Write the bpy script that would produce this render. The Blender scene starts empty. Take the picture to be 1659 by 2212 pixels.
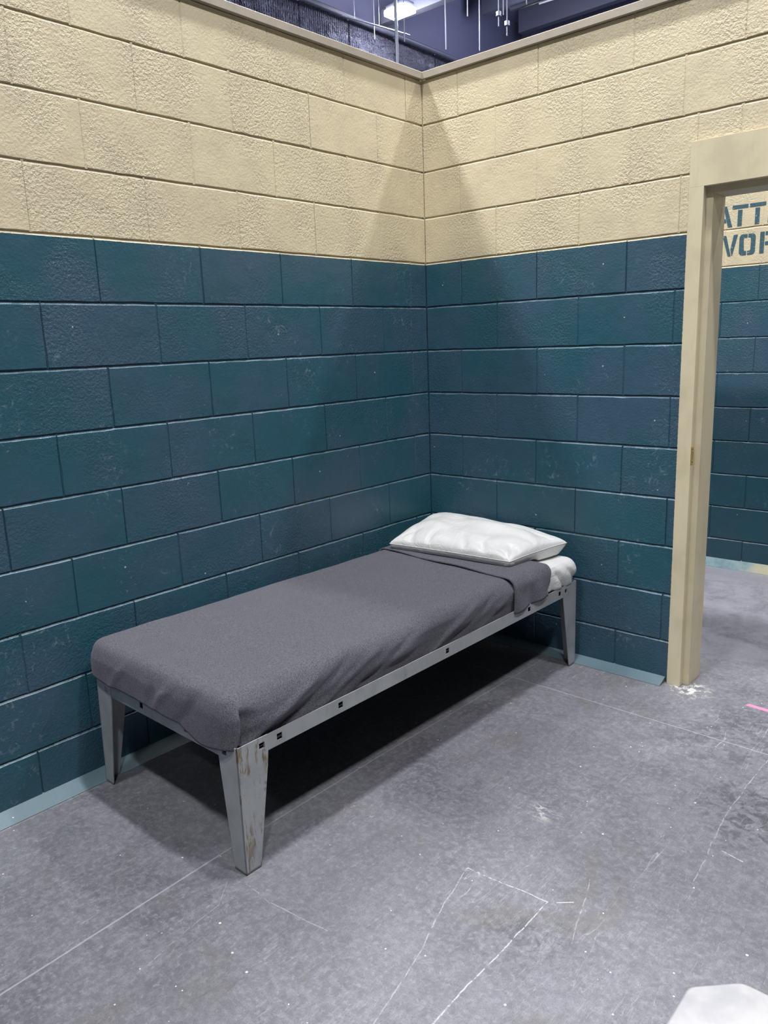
import bpy, bmesh, math, random
from mathutils import Vector, Matrix, noise
random.seed(7)
SC = bpy.context.scene
COL = SC.collection
# ------------------------------------------------------------------ camera
FPX, YAW, PITCH, ROLL = 1675.39, -0.73298, -0.214775, -0.03638
CAM = Vector((2.41566, -3.04565, 1.44483))
def camera():
    cd = bpy.data.cameras.new('camera'); co = bpy.data.objects.new('camera', cd); COL.objects.link(co)
    f = Vector((math.sin(YAW)*math.cos(PITCH), math.cos(YAW)*math.cos(PITCH), math.sin(PITCH)))
    r0 = Vector((math.cos(YAW), -math.sin(YAW), 0)); u0 = r0.cross(f)
    r = math.cos(ROLL)*r0 + math.sin(ROLL)*u0; u = -math.sin(ROLL)*r0 + math.cos(ROLL)*u0
    co.matrix_world = Matrix(((r.x, u.x, -f.x, CAM.x), (r.y, u.y, -f.y, CAM.y), (r.z, u.z, -f.z, CAM.z), (0, 0, 0, 1)))
    cd.sensor_fit = 'VERTICAL'; cd.sensor_height = 24; cd.lens = FPX/2212*24; cd.clip_start = .05; cd.clip_end = 200
    SC.camera = co
camera()
# ------------------------------------------------------------------ world, light, exposure
VS = SC.view_settings
VS.view_transform = 'Standard'; VS.look = 'None'; VS.gamma = 1; VS.use_curve_mapping = False; VS.exposure = 0.0
W = bpy.data.worlds.new('world'); SC.world = W; W.use_nodes = True
bg = W.node_tree.nodes['Background']; bg.inputs[0].default_value = (.42, .46, .75, 1); bg.inputs[1].default_value = .012
SC.cycles.max_bounces = 8; SC.cycles.diffuse_bounces = 4
LAMP_COLOR = (.96, .97, 1.0)
def bay_light(x, y, z, power, sx=.45, sy=.28):
    ld = bpy.data.lights.new('bay_light', 'AREA'); ld.shape = 'RECTANGLE'; ld.size = sx; ld.size_y = sy
    ld.energy = power; ld.color = LAMP_COLOR
    o = bpy.data.objects.new('bay_light', ld); o.location = (x, y, z); COL.objects.link(o); return o
LZ = 7.0; LK = .25
POW = {(-1.95, -4.4): 1250, (-1.95, -1.1): 750, (-1.95, 2.2): 300, (1.1, -4.4): 720, (1.1, -1.1): 880, (1.1, 2.2): 600,
       (4.1, -4.4): 880, (4.1, -1.1): 860, (4.1, 2.2): 600, (1.1, -7.7): 120, (4.1, -7.7): 200,
       (-5.1, -1.1): 200, (-5.1, 5.5): 700, (-7.0, 8.3): 1500, (-1.95, 5.5): 300}
for x_, y_, p_ in ((-5.0, 6.0, 160), (-2.0, 10.0, 220), (-6.0, 11.0, 160)):      # unseen point lights added to brighten the dark hall ceiling
    pl = bpy.data.lights.new('ceiling_fill', 'POINT'); pl.energy = p_; pl.shadow_soft_size = .25; pl.color = (.85, .88, 1)
    po = bpy.data.objects.new('ceiling_fill', pl); po.location = (x_, y_, 7.3); COL.objects.link(po)
for (x_, y_), p_ in POW.items(): bay_light(x_, y_, LZ, p_*LK)

# ------------------------------------------------------------------ helpers
def tag(o, label=None, cat=None, group=None, kind=None):
    if label: o['label'] = label
    if cat: o['category'] = cat
    if group: o['group'] = group
    if kind: o['kind'] = kind
    return o
def link(name, me, mat=None, parent=None, smooth=False, loc=None, rz=0):
    o = bpy.data.objects.new(name, me); COL.objects.link(o)
    if mat:
        for m in (mat if isinstance(mat, (list, tuple)) else [mat]): me.materials.append(m)
    if smooth: me.polygons.foreach_set('use_smooth', [True]*len(me.polygons))
    if parent: o.parent = parent
    if loc is not None: o.location = loc
    o.rotation_euler.z = rz
    return o
def mesh(name, V, F):
    me = bpy.data.meshes.new(name); me.from_pydata([tuple(v) for v in V], [], F); me.update(); return me
def empty(name, loc=(0, 0, 0), rz=0):
    o = bpy.data.objects.new(name, None); COL.objects.link(o); o.location = loc; o.rotation_euler.z = rz; o.empty_display_size = .1
    return o
class MB:
    def __init__(s): s.V = []; s.F = []
    def add(s, V, F):
        b = len(s.V); s.V += [tuple(v) for v in V]; s.F += [tuple(i+b for i in f) for f in F]; return s
    def box(s, a, b):
        x0, y0, z0 = a; x1, y1, z1 = b
        return s.add([(x0,y0,z0),(x1,y0,z0),(x1,y1,z0),(x0,y1,z0),(x0,y0,z1),(x1,y0,z1),(x1,y1,z1),(x0,y1,z1)],
              [(0,3,2,1),(4,5,6,7),(0,1,5,4),(1,2,6,5),(2,3,7,6),(3,0,4,7)])
    def prism(s, poly, a, b, fn):
        """poly of 2-D points extruded from a to b; fn(p,q,t)->xyz"""
        n = len(poly)
        V = [fn(p, q, a) for p, q in poly] + [fn(p, q, b) for p, q in poly]
        return s.add(V, [tuple(range(n))[::-1], tuple(range(n, 2*n))] + [(i, (i+1) % n, (i+1) % n + n, i+n) for i in range(n)])
    def tube(s, a, b, r, n=12):
        a = Vector(a); b = Vector(b); d = (b-a).normalized()
        u = d.orthogonal().normalized(); w = d.cross(u)
        V = [p + r*(math.cos(2*math.pi*k/n)*u + math.sin(2*math.pi*k/n)*w) for p in (a, b) for k in range(n)]
        return s.add(V, [(k, (k+1) % n, (k+1) % n + n, k+n) for k in range(n)] + [tuple(range(n))[::-1], tuple(range(n, 2*n))])
    def build(s, name, mat, parent=None, smooth=False, bevel=0, seg=2, **k):
        me = mesh(name, s.V, s.F)
        bm = bmesh.new(); bm.from_mesh(me); bmesh.ops.recalc_face_normals(bm, faces=bm.faces); bm.to_mesh(me); bm.free()
        o = link(name, me, mat, parent, smooth, **k)
        if bevel:
            m = o.modifiers.new('bevel', 'BEVEL'); m.width = bevel; m.segments = seg; m.limit_method = 'ANGLE'
        return o

class NT:
    """small node-tree writer"""
    def __init__(s, name):
        s.m = bpy.data.materials.new(name); s.m.use_nodes = True; s.t = s.m.node_tree; s.n = s.t.nodes
        s.b = s.n['Principled BSDF']; s.L = s.t.links.new
        s.pos = s.n.new('ShaderNodeNewGeometry').outputs['Position']
        s.obj = s.n.new('ShaderNodeTexCoord').outputs['Object']
    def put(s, sock, v):
        if hasattr(v, 'is_linked') or isinstance(v, bpy.types.NodeSocket): s.L(v, sock)
        else:
            if isinstance(v, (tuple, list)) and len(v) == 3 and sock.type == 'RGBA': v = (*v, 1)
            sock.default_value = v
    def math(s, op, a, b=0.0, c=None, clamp=False):
        n = s.n.new('ShaderNodeMath'); n.operation = op; n.use_clamp = clamp
        s.put(n.inputs[0], a); s.put(n.inputs[1], b)
        if c is not None: s.put(n.inputs[2], c)
        return n.outputs[0]
    def vmath(s, op, a, b=(0, 0, 0), out=0):
        n = s.n.new('ShaderNodeVectorMath'); n.operation = op
        s.put(n.inputs[0], a)
        if op == 'SCALE': s.put(n.inputs['Scale'], b)
        else: s.put(n.inputs[1], b)
        return n.outputs[out]
    def sep(s, v):
        n = s.n.new('ShaderNodeSeparateXYZ'); s.L(v, n.inputs[0]); return n.outputs
    def noise(s, v, scale, detail=3, rough=.55, dist=0.0, mul=None):
        n = s.n.new('ShaderNodeTexNoise')
        if mul: v = s.vmath('MULTIPLY', v, mul)
        s.L(v, n.inputs['Vector']); n.inputs['Scale'].default_value = scale; n.inputs['Detail'].default_value = detail
        n.inputs['Roughness'].default_value = rough; n.inputs['Distortion'].default_value = dist
        return n.outputs['Fac']
    def voro(s, v, scale, feat='F1', out='Distance', rnd=1.0):
        n = s.n.new('ShaderNodeTexVoronoi'); n.feature = feat; s.L(v, n.inputs['Vector']); n.inputs['Scale'].default_value = scale
        n.inputs['Randomness'].default_value = rnd
        return n.outputs[out]
    def ramp(s, v, lo, hi, a=0.0, b=1.0, smooth=True):
        n = s.n.new('ShaderNodeMapRange'); n.interpolation_type = 'SMOOTHSTEP' if smooth else 'LINEAR'
        s.put(n.inputs[0], v); n.inputs[1].default_value = lo; n.inputs[2].default_value = hi
        n.inputs[3].default_value = a; n.inputs[4].default_value = b; return n.outputs[0]
    def mix(s, f, a, b):
        n = s.n.new('ShaderNodeMix'); n.data_type = 'RGBA'; s.put(n.inputs[0], f); s.put(n.inputs[6], a); s.put(n.inputs[7], b)
        return n.outputs[2]
    def attr(s, name):
        n = s.n.new('ShaderNodeAttribute'); n.attribute_name = name; return n.outputs['Fac']
    def bump(s, h, dist, strength=1.0, prev=None):
        n = s.n.new('ShaderNodeBump'); n.inputs['Distance'].default_value = dist; s.put(n.inputs['Strength'], strength)
        s.put(n.inputs['Height'], h)
        if prev: s.L(prev, n.inputs['Normal'])
        return n.outputs[0]
    def done(s, color=None, rough=None, normal=None, metal=None, spec=None):
        if color is not None: s.put(s.b.inputs['Base Color'], color)
        if rough is not None: s.put(s.b.inputs['Roughness'], rough)
        if normal is not None: s.L(normal, s.b.inputs['Normal'])
        if metal is not None: s.put(s.b.inputs['Metallic'], metal)
        if spec is not None: s.put(s.b.inputs['Specular IOR Level'], spec)
        return s.m
def srgb(r, g, b):
    f = lambda c: (c/255/12.92) if c/255 <= .04045 else ((c/255+.055)/1.055)**2.4
    return (f(r), f(g), f(b))

# ------------------------------------------------------------------ materials
H = .2032
def ZR(k): return k*H - .02           # height of the mortar joint above course k
BEIGE, BEIGE2 = (.600, .520, .345), (.545, .465, .315)
TEAL1, TEAL2 = (.019, .082, .111), (.039, .083, .124)
def m_block():
    t = NT('painted_block'); p = t.pos
    tone = t.attr('tone')
    big = t.noise(p, 2.3, 3); mid = t.noise(p, 7, 4)
    z = t.sep(p)[2]
    edge = t.math('ADD', z, t.math('MULTIPLY', t.math('SUBTRACT', t.noise(p, 55, 3), .5), .005))
    up = t.math('GREATER_THAN', edge, ZR(9)-.0093)
    # beige: slightly blotchy, pin-holes and worn patches
    be = t.mix(t.ramp(mid, .35, .7), BEIGE, BEIGE2)
    worn = t.math('MULTIPLY', t.ramp(t.noise(p, 150, 2, .7), .60, .66), t.ramp(t.noise(p, 5.5, 3, .6), .60, .68))
    be = t.mix(t.math('MULTIPLY', worn, .55), be, (.17, .145, .15))
    # teal: blue / green patches, chips and scuffs
    te = t.mix(t.ramp(t.math('ADD', big, t.math('MULTIPLY', tone, .07)), .38, .68), TEAL1, TEAL2)
    te = t.mix(t.ramp(mid, .45, .75, 0, .35), te, (.022, .062, .085))
    low = t.ramp(z, 1.9, .1, .0, 1.0)
    chipmask = t.ramp(t.math('ADD', t.noise(p, 4.5, 4, .62), t.math('MULTIPLY', low, .035)), .545, .64)
    chip = t.math('MULTIPLY', t.ramp(t.noise(p, 62, 7, .82, 1.4), .595, .65), chipmask)
    te = t.mix(t.math('MULTIPLY', chip, .70), te, (.30, .38, .42))
    speck = t.math('MULTIPLY', t.math('LESS_THAN', t.voro(p, 22), .075), t.math('GREATER_THAN', t.noise(p, 9, 2), .62))
    te = t.mix(t.math('MULTIPLY', speck, .7), te, (.5, .55, .55))
    scuff = t.math('MULTIPLY', t.ramp(t.noise(p, 34, 5, .75, 1.0), .54, .68), t.ramp(t.noise(p, 3.1, 3), .52, .66))
    te = t.mix(t.math('MULTIPLY', scuff, .36), te, (.30, .36, .40))
    lip = t.attr('lip'); be = t.mix(t.math('MULTIPLY', lip, .5), be, (.80, .72, .52)); te = t.mix(t.math('MULTIPLY', lip, t.ramp(t.noise(p, 26, 3, .6),   .3, .6, .08, .32)), te, (.28, .40, .48))  # groove lips coloured paler, the lit upper edges put into the paint
    xyz = t.sep(p); xe = t.math('ADD', xyz[0], t.math('MULTIPLY', t.math('SUBTRACT', t.noise(p, 90, 3, .7), .5), .006))
    sm_ = t.math('MULTIPLY', t.math('MULTIPLY', t.math('GREATER_THAN', xe, 1.2465), t.math('LESS_THAN', xyz[0], 1.27)), t.math('LESS_THAN', t.math('ABSOLUTE', xyz[1]), .05))
    te = t.mix(t.math('MULTIPLY', sm_, .8), te, (.50, .45, .34))
    col = t.mix(up, te, be)
    # relief
    rmask = t.math('ADD', t.math('MULTIPLY', t.ramp(t.noise(p, 3.6, 3), .40, .66), .75), t.math('MULTIPLY', tone, .5))
    rm = t.math('MULTIPLY', t.ramp(rmask, .15, 1.0, .26, .95), t.ramp(t.math('MULTIPLY', up, 1.0), 0, 1, .55, .9))
    h = t.math('ADD', t.math('MULTIPLY', t.ramp(t.noise(p, 105, 3, .6), .36, .66), .34), t.math('MULTIPLY', t.noise(p, 60, 4, .7), .55))
    h = t.math('SUBTRACT', h, t.math('MULTIPLY', t.ramp(t.noise(p, 170, 2, .6), .60, .72), .35))
    n = t.bump(h, .0052, rm)
    n = t.bump(t.noise(p, 14, 2), .004, .5, n)
    n = t.bump(chip, -.0006, .6, n)
    rough = t.mix(up, t.mix(chip, (.36,)*3, (.7,)*3), (.50,)*3)
    return t.done(col, rough, n)
M_BLOCK = m_block()
def m_cap():
    t = NT('beige_trim_paint'); p = t.pos
    c = t.mix(t.ramp(t.noise(p, 9, 3), .4, .7), (.36, .315, .25), (.32, .28, .225))
    return t.done(c, .5, t.bump(t.noise(p, 60, 2), .0008, .5))
M_CAP = m_cap()
def m_frame():
    t = NT('cream_frame_paint'); p = t.pos
    c = t.mix(t.ramp(t.noise(p, 6, 4, .6, 0), .4, .7), (.60, .53, .36), (.52, .455, .31))
    c = t.mix(t.math('MULTIPLY', t.ramp(t.noise(p, 40, 3, mul=(1, 1, .15)), .55, .75), .25), c, (.42, .36, .22))
    return t.done(c, .42, t.bump(t.noise(p, 110, 3), .0004, .5))
M_FRAME = m_frame()
def m_cant(name, a, b):
    t = NT(name); p = t.pos
    c = t.mix(t.ramp(t.noise(p, 3.5, 3), .35, .7), a, b)
    sp = t.math('MULTIPLY', t.math('LESS_THAN', t.voro(p, 30), .1), t.math('GREATER_THAN', t.noise(p, 6, 2), .6))
    c = t.mix(sp, c, (.7, .72, .68))
    d = t.ramp(t.noise(p, 45, 4, .7), .56, .7)
    c = t.mix(t.math('MULTIPLY', d, .35), c, (.12, .2, .24))
    return t.done(c, .38, t.bump(t.noise(p, 40, 3), .0008, .6))
M_CANT = m_cant('grey_blue_base', (.120, .178, .205), (.088, .140, .168))
def m_cantfar():
    t = NT('chalky_base'); p = t.pos; x = t.sep(p)[0]
    c = t.mix(t.ramp(t.noise(p, 14, 4, .7), .4, .65), (.30, .44, .47), (.20, .33, .38))
    k = t.ramp(t.math('ADD', x, t.math('MULTIPLY', t.math('SUBTRACT', t.noise(p, 10, 3), .5), .5)), .93, 1.1)
    c = t.mix(k, c, (.58, .56, .38))
    return t.done(c, .6)
M_CANTF = m_cantfar()
def plain(name, c, rough=.5, metal=0, spec=None):
    t = NT(name); return t.done(c, rough, None, metal, spec)
def m_steel(name, rust):
    t = NT(name); p = t.obj; z = t.sep(p)[2]
    c = t.mix(t.ramp(t.noise(p, 12, 3), .4, .7), (.36, .375, .385), (.30, .315, .325))
    # rusty scratches run down the leg
    st = t.noise(p, 48, 5, .72, .5, mul=(1, 1, .20))
    pat = t.noise(p, 9, 3, .6, .6)
    k = t.math('MULTIPLY', t.ramp(st, .565-.055*rust, .62-.04*rust), t.ramp(pat, .50-.10*rust, .60-.04*rust))
    fine = t.math('MULTIPLY', t.ramp(t.noise(p, 120, 3, .7), .62, .68), t.ramp(t.noise(p, 10, 3), .5, .65))
    if rust > .5:
        sx = t.sep(p); face = t.math('GREATER_THAN', sx[0], -.0045)
        cor = t.math('MULTIPLY', t.ramp(t.math('ABSOLUTE', t.math('SUBTRACT', sx[1], .010)), .010, .001), t.ramp(t.noise(p, 38, 4, .7, .3, mul=(1, 1, .2)), .46, .56))
        k = t.math('MULTIPLY', t.math('MAXIMUM', k, cor), face)
    k2 = t.math('ADD', t.math('MULTIPLY', k, .85*rust + .08), t.math('MULTIPLY', fine, .5), clamp=True)
    c = t.mix(k2, c, t.mix(t.noise(p, 60, 3), (.085, .045, .018), (.29, .215, .11)))
    c = t.mix(t.ramp(z, .012, .002, 0, .85), c, (.03, .03, .03))
    return t.done(c, t.mix(k2, (.36,)*3, (.8,)*3), t.bump(t.noise(p, 35, 3), .0007, .6), .12)
M_STEEL = m_steel('grey_painted_steel', .12); M_RUST = m_steel('rust_scratched_steel', 1.0)
def m_wool():
    t = NT('grey_wool'); p = t.obj
    n1 = t.noise(p, 300, 3, .85); n2 = t.noise(p, 760, 2, .7); n3 = t.noise(p, 9, 3)
    v = t.math('ADD', t.math('MULTIPLY', n1, .6), t.math('MULTIPLY', n2, .4))
    c = t.mix(t.ramp(v, .40, .60, smooth=False), (.027, .027, .034), (.165, .162, .188))
    c = t.mix(t.ramp(n3, .4, .7, 0, .18), c, (.075, .074, .090))
    t.b.inputs['Sheen Weight'].default_value = .22; t.b.inputs['Sheen Roughness'].default_value = .5
    t.b.inputs['Sheen Tint'].default_value = (.75, .75, .85, 1)
    n = t.bump(v, .0022, .7); n = t.bump(t.noise(p, 40, 3), .004, .35, n)
    return t.done(c, .95, n, spec=.15)
M_WOOL = m_wool()
def m_cloth():
    t = NT('white_satin_cotton'); p = t.obj
    c = t.mix(t.ramp(t.noise(p, 5, 2), .4, .7), (.67, .665, .65), (.61, .605, .595))
    n = t.bump(t.noise(p, 19, 4, .55, 1.2, mul=(1, .55, 1)), .010, .5)
    t.b.inputs['Sheen Weight'].default_value = .1
    return t.done(c, .36, n, spec=.5)
M_CLOTH = m_cloth()

def m_floor():
    t = NT('worn_concrete'); p = t.pos; s = t.sep(p); x, y = s[0], s[1]
    flat = t.vmath('MULTIPLY', p, (1, 1, 0))
    n1 = t.noise(flat, 1.4, 5, .6, .4); n2 = t.noise(flat, 6, 6, .65, .6); n3 = t.noise(flat, 45, 5, .7); n4 = t.noise(flat, 230, 3, .7)
    c = t.mix(t.ramp(n1, .32, .68), (.108, .109, .122), (.176, .177, .200))
    c = t.mix(t.ramp(n2, .40, .62, 0, .65), c, t.mix(n1, (.195, .195, .222), (.120, .118, .128)))
    c = t.mix(t.ramp(n3, .42, .62, 0, .62), c, (.220, .220, .246))
    c = t.mix(t.ramp(n4, .50, .66, 0, .50), c, (.075, .075, .083))
    n5 = t.noise(flat, 19, 6, .72, 1.3); c = t.mix(t.ramp(n5, .44, .60, 0, .30), c, (.082, .082, .092)); c = t.mix(t.ramp(t.noise(flat, 90, 4, .75, .8), .55, .68, 0, .5), c, (.27, .27, .295))
    # warm stains
    c = t.mix(t.ramp(t.noise(flat, 2.6, 4, .6, 1.0), .54, .74, 0, .42), c, (.125, .118, .098))
    # dark damp patch beside the doorway and mottling
    def blob(cx, cy, r0, r1):
        d = t.vmath('LENGTH', t.vmath('SUBTRACT', flat, (cx, cy, 0)), out=1)
        return t.ramp(d, r1, r0)
    dm = t.ramp(t.noise(flat, 17, 5, .72, 1.0), .46, .62)
    m = t.math('MAXIMUM', blob(1.86, -.74, .05, .38), t.math('MAXIMUM', t.math('MULTIPLY', blob(1.62, -.32, .05, .45), .8), t.math('MULTIPLY', blob(1.55, -1.62, .02, .20), .8)))
    c = t.mix(t.math('MULTIPLY', t.math('MULTIPLY', m, dm), .75), c, (.055, .055, .060))
    # fibres: fine light scratches in several directions
    def fibres(rot, sc, lo, mask_scale, strength, cc):
        nonlocal c
        mp = t.n.new('ShaderNodeMapping'); t.L(flat, mp.inputs['Vector']); mp.inputs['Rotation'].default_value = (0, 0, rot)
        mp.inputs['Scale'].default_value = (1, .09, 1)
        f = t.math('ABSOLUTE', t.math('SUBTRACT', t.noise(mp.outputs[0], sc, 2, .5, .25), .5))
        k = t.math('MULTIPLY', t.ramp(f, lo, lo*.3), t.ramp(t.noise(flat, mask_scale, 4, .65), .50, .66))
        c = t.mix(t.math('MULTIPLY', k, strength), c, cc)
    fibres(.5, 38, .006, 3.1, .30, (.42, .42, .45)); fibres(-.7, 30, .005, 2.3, .30, (.42, .42, .45)); fibres(1.4, 34, .005, 3.9, .28, (.40, .40, .44))
    fibres(.9, 75, .010, 5.1, .30, (.36, .36, .39)); fibres(-1.2, 80, .010, 4.3, .30, (.36, .36, .39)); fibres(2.6, 70, .010, 6.1, .28, (.36, .36, .39))
    fibres(2.3, 18, .003, 1.7, .4, (.46, .46, .48)); fibres(.1, 22, .006, 2.9, .4, (.08, .08, .085))
    # white specks of paint and plaster
    for sc, r, g in ((7, .030, .56), (16, .055, .60), (38, .085, .64)):
        k = t.math('MULTIPLY', t.math('LESS_THAN', t.voro(flat, sc), r), t.math('GREATER_THAN', t.noise(flat, sc*.37, 2), g-.04))
        c = t.mix(t.math('MULTIPLY', k, .85), c, (.62, .62, .58))
    # scored and scratched lines
    wob = t.math('MULTIPLY', t.math('SUBTRACT', t.noise(flat, 9, 4, .6), .5), .02)
    brk = t.ramp(t.noise(flat, 38, 3, .7), .38, .55)
    def seg(a, b, w, k, cc, wb=1.0, soft=.6, broken=True):
        nonlocal c
        ax, ay = a; bx, by = b; L = math.hypot(bx-ax, by-ay); dx, dy = (bx-ax)/L, (by-ay)/L
        q = t.vmath('SUBTRACT', flat, (ax, ay, 0))
        al = t.vmath('DOT_PRODUCT', q, (dx, dy, 0), out=1); ac = t.vmath('DOT_PRODUCT', q, (-dy, dx, 0), out=1)
        if wb: ac = t.math('ADD', ac, t.math('MULTIPLY', wob, wb))
        m1 = t.ramp(t.math('ABSOLUTE', ac), w, w*soft)
        m2 = t.math('MULTIPLY', t.math('GREATER_THAN', al, 0), t.math('LESS_THAN', al, L))
        m = t.math('MULTIPLY', m1, m2)
        if broken: m = t.math('MULTIPLY', m, brk)
        c = t.mix(t.math('MULTIPLY', m, k), c, cc)
    LT = (.40, .40, .44)
    seg((.064, -4.6), (.061, -1.94), 0.00306, 0.504, (.36, .33, .28), .25, .5)
    seg((.722, -3.4), (.690, -1.9), 0.00326, 0.540, LT, .15, .7, False)
    seg((.690, -1.9), (.688, -1.2), 0.00245, 0.432, LT, .15, .7, False)
    seg((.688, -1.2), (.712, -.05), 0.00272, 0.360, LT, .2, .6, False)
    seg((.45, -.345), (3.2, -.375), 0.00286, 0.468, LT, .25, .6, False)
    seg((.25, -.33), (.62, -.36), 0.00272, 0.288, LT, .3)
    seg((.655, -.745), (1.32, -.385), 0.00204, 0.540, (.06, .06, .065), .5)
    seg((1.285, -1.496), (1.528, -1.472), 0.00204, 0.648, (.50, .50, .52), .9)
    seg((1.528, -1.472), (1.521, -2.1), 0.00218, 0.648, (.50, .50, .52), .9)
    seg((1.285, -1.496), (1.320, -1.65), 0.00190, 0.612, LT, .7); seg((1.320, -1.65), (1.377, -1.82), 0.00190, 0.576, LT, .7)
    seg((1.377, -1.82), (1.44, -2.1), 0.00190, 0.504, LT, .8)
    seg((1.758, -.39), (1.753, -.79), 0.00204, 0.540, LT, .9); seg((1.753, -.79), (1.79, -1.16), 0.00204, 0.504, LT, .9)
    seg((.85, -1.93), (.96, -1.94), 0.00136, 0.504, LT, .8); seg((.96, -1.936), (1.153, -1.912), 0.00170, 0.576, LT, .8)
    seg((.802, -1.96), (.86, -2.03), 0.00136, 0.504, LT, .8); seg((.86, -2.03), (.868, -2.14), 0.00136, 0.432, LT, .8); seg((.868, -2.14), (.9, -2.3), 0.00136, 0.360, LT, 1)
    seg((1.572, -1.326), (1.645, -1.57), 0.00170, 0.432, LT, .8); seg((1.802, -.983), (1.865, -.996), 0.00204, 0.648, (.6, .6, .55), .2)
    seg((1.545, -1.462), (1.580, -1.432), 0.00238, 0.648, (.5, .5, .5), .2)
    # plaster spill at the foot of the door jamb
    pl = t.math('MULTIPLY', blob(1.345, -.01, .02, .12), t.ramp(t.noise(flat, 32, 5, .75, .6), .50, .58))
    c = t.mix(t.math('MULTIPLY', pl, .85), c, (.62, .60, .56))
    pl = t.math('MULTIPLY', blob(1.32, -1.13, .02, .07), t.ramp(t.noise(flat, 30, 4, .7, 1.5, mul=(.5, 1.6, 1)), .50, .58))
    c = t.mix(t.math('MULTIPLY', pl, .5), c, (.55, .55, .52))
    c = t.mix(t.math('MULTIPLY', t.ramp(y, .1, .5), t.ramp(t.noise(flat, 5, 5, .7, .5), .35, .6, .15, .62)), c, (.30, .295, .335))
    # paler strip along the far wall
    c = t.mix(t.math('MULTIPLY', t.ramp(y, 1.45, 1.78), .75), c, (.42, .41, .46))
    rough = t.ramp(n2, .35, .7, .42, .62)
    n = t.bump(n3, .0012, .5); n = t.bump(n4, .0006, .5, n)
    return t.done(c, rough, n, spec=.4)
M_FLOOR = m_floor()

# ------------------------------------------------------------------ setting: floor and block walls
fl = mesh('floor', [(-9, -9, 0), (11, -9, 0), (11, 15, 0), (-9, 15, 0)], [(0, 1, 2, 3)])
tag(link('floor', fl, M_FLOOR), kind='structure')

GH, GV, GD = .0062, .0048, .0078         # half widths of the mortar grooves, depth
def block_wall(name, fn, u0, u1, levels, joints, holes=(), thick=.19, jit=.0007, over=0):
    """fn(u, d, z): u along the wall, d towards the room. joints[row] = list of u. holes = (ua, ub, ztop)"""
    V, F, tone, lip = [], [], [], []
    rnd = random.Random(name)
    def quad(pts, t, l=0.0):
        b = len(V); V.extend(fn(*p) for p in pts); F.append(tuple(range(b, b+len(pts)))); tone.append(t); lip.append(l)
    for r in range(len(levels)-1):
        z0, z1 = levels[r], levels[r+1]
        js = [u0] + [j for j in joints(r) if u0+.01 < j < u1-.01] + [u1]
        spans = []
        for a, b in zip(js[:-1], js[1:]):
            segs = [(a, b, z0, z1)]
            for ha, hb, hz in holes:
                nx = []
                for (p, q, c, d) in segs:
                    if q <= ha or p >= hb or c >= hz: nx.append((p, q, c, d)); continue
                    if p < ha: nx.append((p, ha, c, d))
                    if q > hb: nx.append((hb, q, c, d))
                    if d > hz+.01: nx.append((max(p, ha), min(q, hb), hz, d))
                segs = nx
            spans += segs
        for a, b, c, d in spans:
            t = rnd.random(); out = rnd.uniform(-.0007, .0007)
            rr = rnd.random()
            gvl = GV*(.5 + .55*rnd.random()); gdv = GD*((.10 + .18*rnd.random()) if c > ZR(9)-.01 else (.28 + .35*rnd.random()))
            # outline with several points so that edges wander a little
            nu = max(2, int((b-a)/.04)); nz = max(2, int((d-c)/.04))
            fr = []; bk = []
            gb, gt = (.0035, .0088)
            def P(u, z, du, dz, dep):
                ju, jz = rnd.gauss(0, jit), rnd.gauss(0, jit)
                fr.append((u+du+ju, out, z+dz+jz)); bk.append((u+du*.45+ju, -dep, z+(dz*.7 if dz > 0 else dz*.12)+jz*.5))
            for i in range(nu): P(a+(b-a)*i/nu, c, gvl if i == 0 else 0, gb, GD)
            for i in range(nz): P(b, c+(d-c)*i/nz, -gvl, gb if i == 0 else 0, GD if i == 0 else gdv)
            for i in range(nu): P(b-(b-a)*i/nu, d, -gvl if i == 0 else 0, -gt, GD)
            for i in range(nz): P(a, d-(d-c)*i/nz, gvl, -gt if i == 0 else 0, GD if i == 0 else gdv)
            n = len(fr)
            quad(fr, t)
            for i in range(n):
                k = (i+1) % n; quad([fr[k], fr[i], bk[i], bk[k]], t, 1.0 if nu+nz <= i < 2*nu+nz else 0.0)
            # groove bottoms
            quad([(a, -gdv, c), (a+gvl*1.2, -gdv, c), (a+gvl*1.2, -gdv, d), (a, -gdv, d)], t)
            quad([(b-gvl*1.2, -gdv, c), (b, -gdv, c), (b, -gdv, d), (b-gvl*1.2, -gdv, d)], t)
            quad([(a, -GD, c), (b, -GD, c), (b, -GD, c+.004), (a, -GD, c+.004)], t)
            quad([(a, -GD, d-.003), (b, -GD, d-.003), (b, -GD, d), (a, -GD, d)], t)
    # wall core
    zt = levels[-1]
    cuts = [(u0-over, u1, 0, zt)]
    for ha, hb, hz in holes: cuts = [(u0-over, ha, 0, zt), (hb, u1, 0, zt), (ha, hb, hz, zt)]
    for a, b, c, d in cuts:
        q = [(a, c), (b, c), (b, d), (a, d)]
        for i in range(4):
            (p0, r0), (p1, r1) = q[i], q[(i+1) % 4]
            quad([(p0, -.0075, r0), (p1, -.0075, r1), (p1, -thick, r1), (p0, -thick, r0)], .5)
        quad([(p, -thick, r) for p, r in q], .5); quad([(p, -.0075, r) for p, r in q], .5)
    me = mesh(name, V, F)
    bm = bmesh.new(); bm.from_mesh(me)
    bm.to_mesh(me); bm.free()
    at = me.attributes.new('tone', 'FLOAT', 'FACE'); at.data.foreach_set('value', tone)
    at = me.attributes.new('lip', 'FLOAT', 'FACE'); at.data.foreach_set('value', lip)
    o = link(name, me, M_BLOCK)
    return tag(o, kind='structure')
LEV = [0] + [ZR(k) for k in range(1, 13)] + [2.612]
LA = [.115, .516, .914, 1.300, 1.698, 2.098, 2.50, 2.90, 3.30]; LB = [.322, .717, 1.109, 1.499, 1.899, 2.30, 2.70, 3.10, 3.5]
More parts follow.
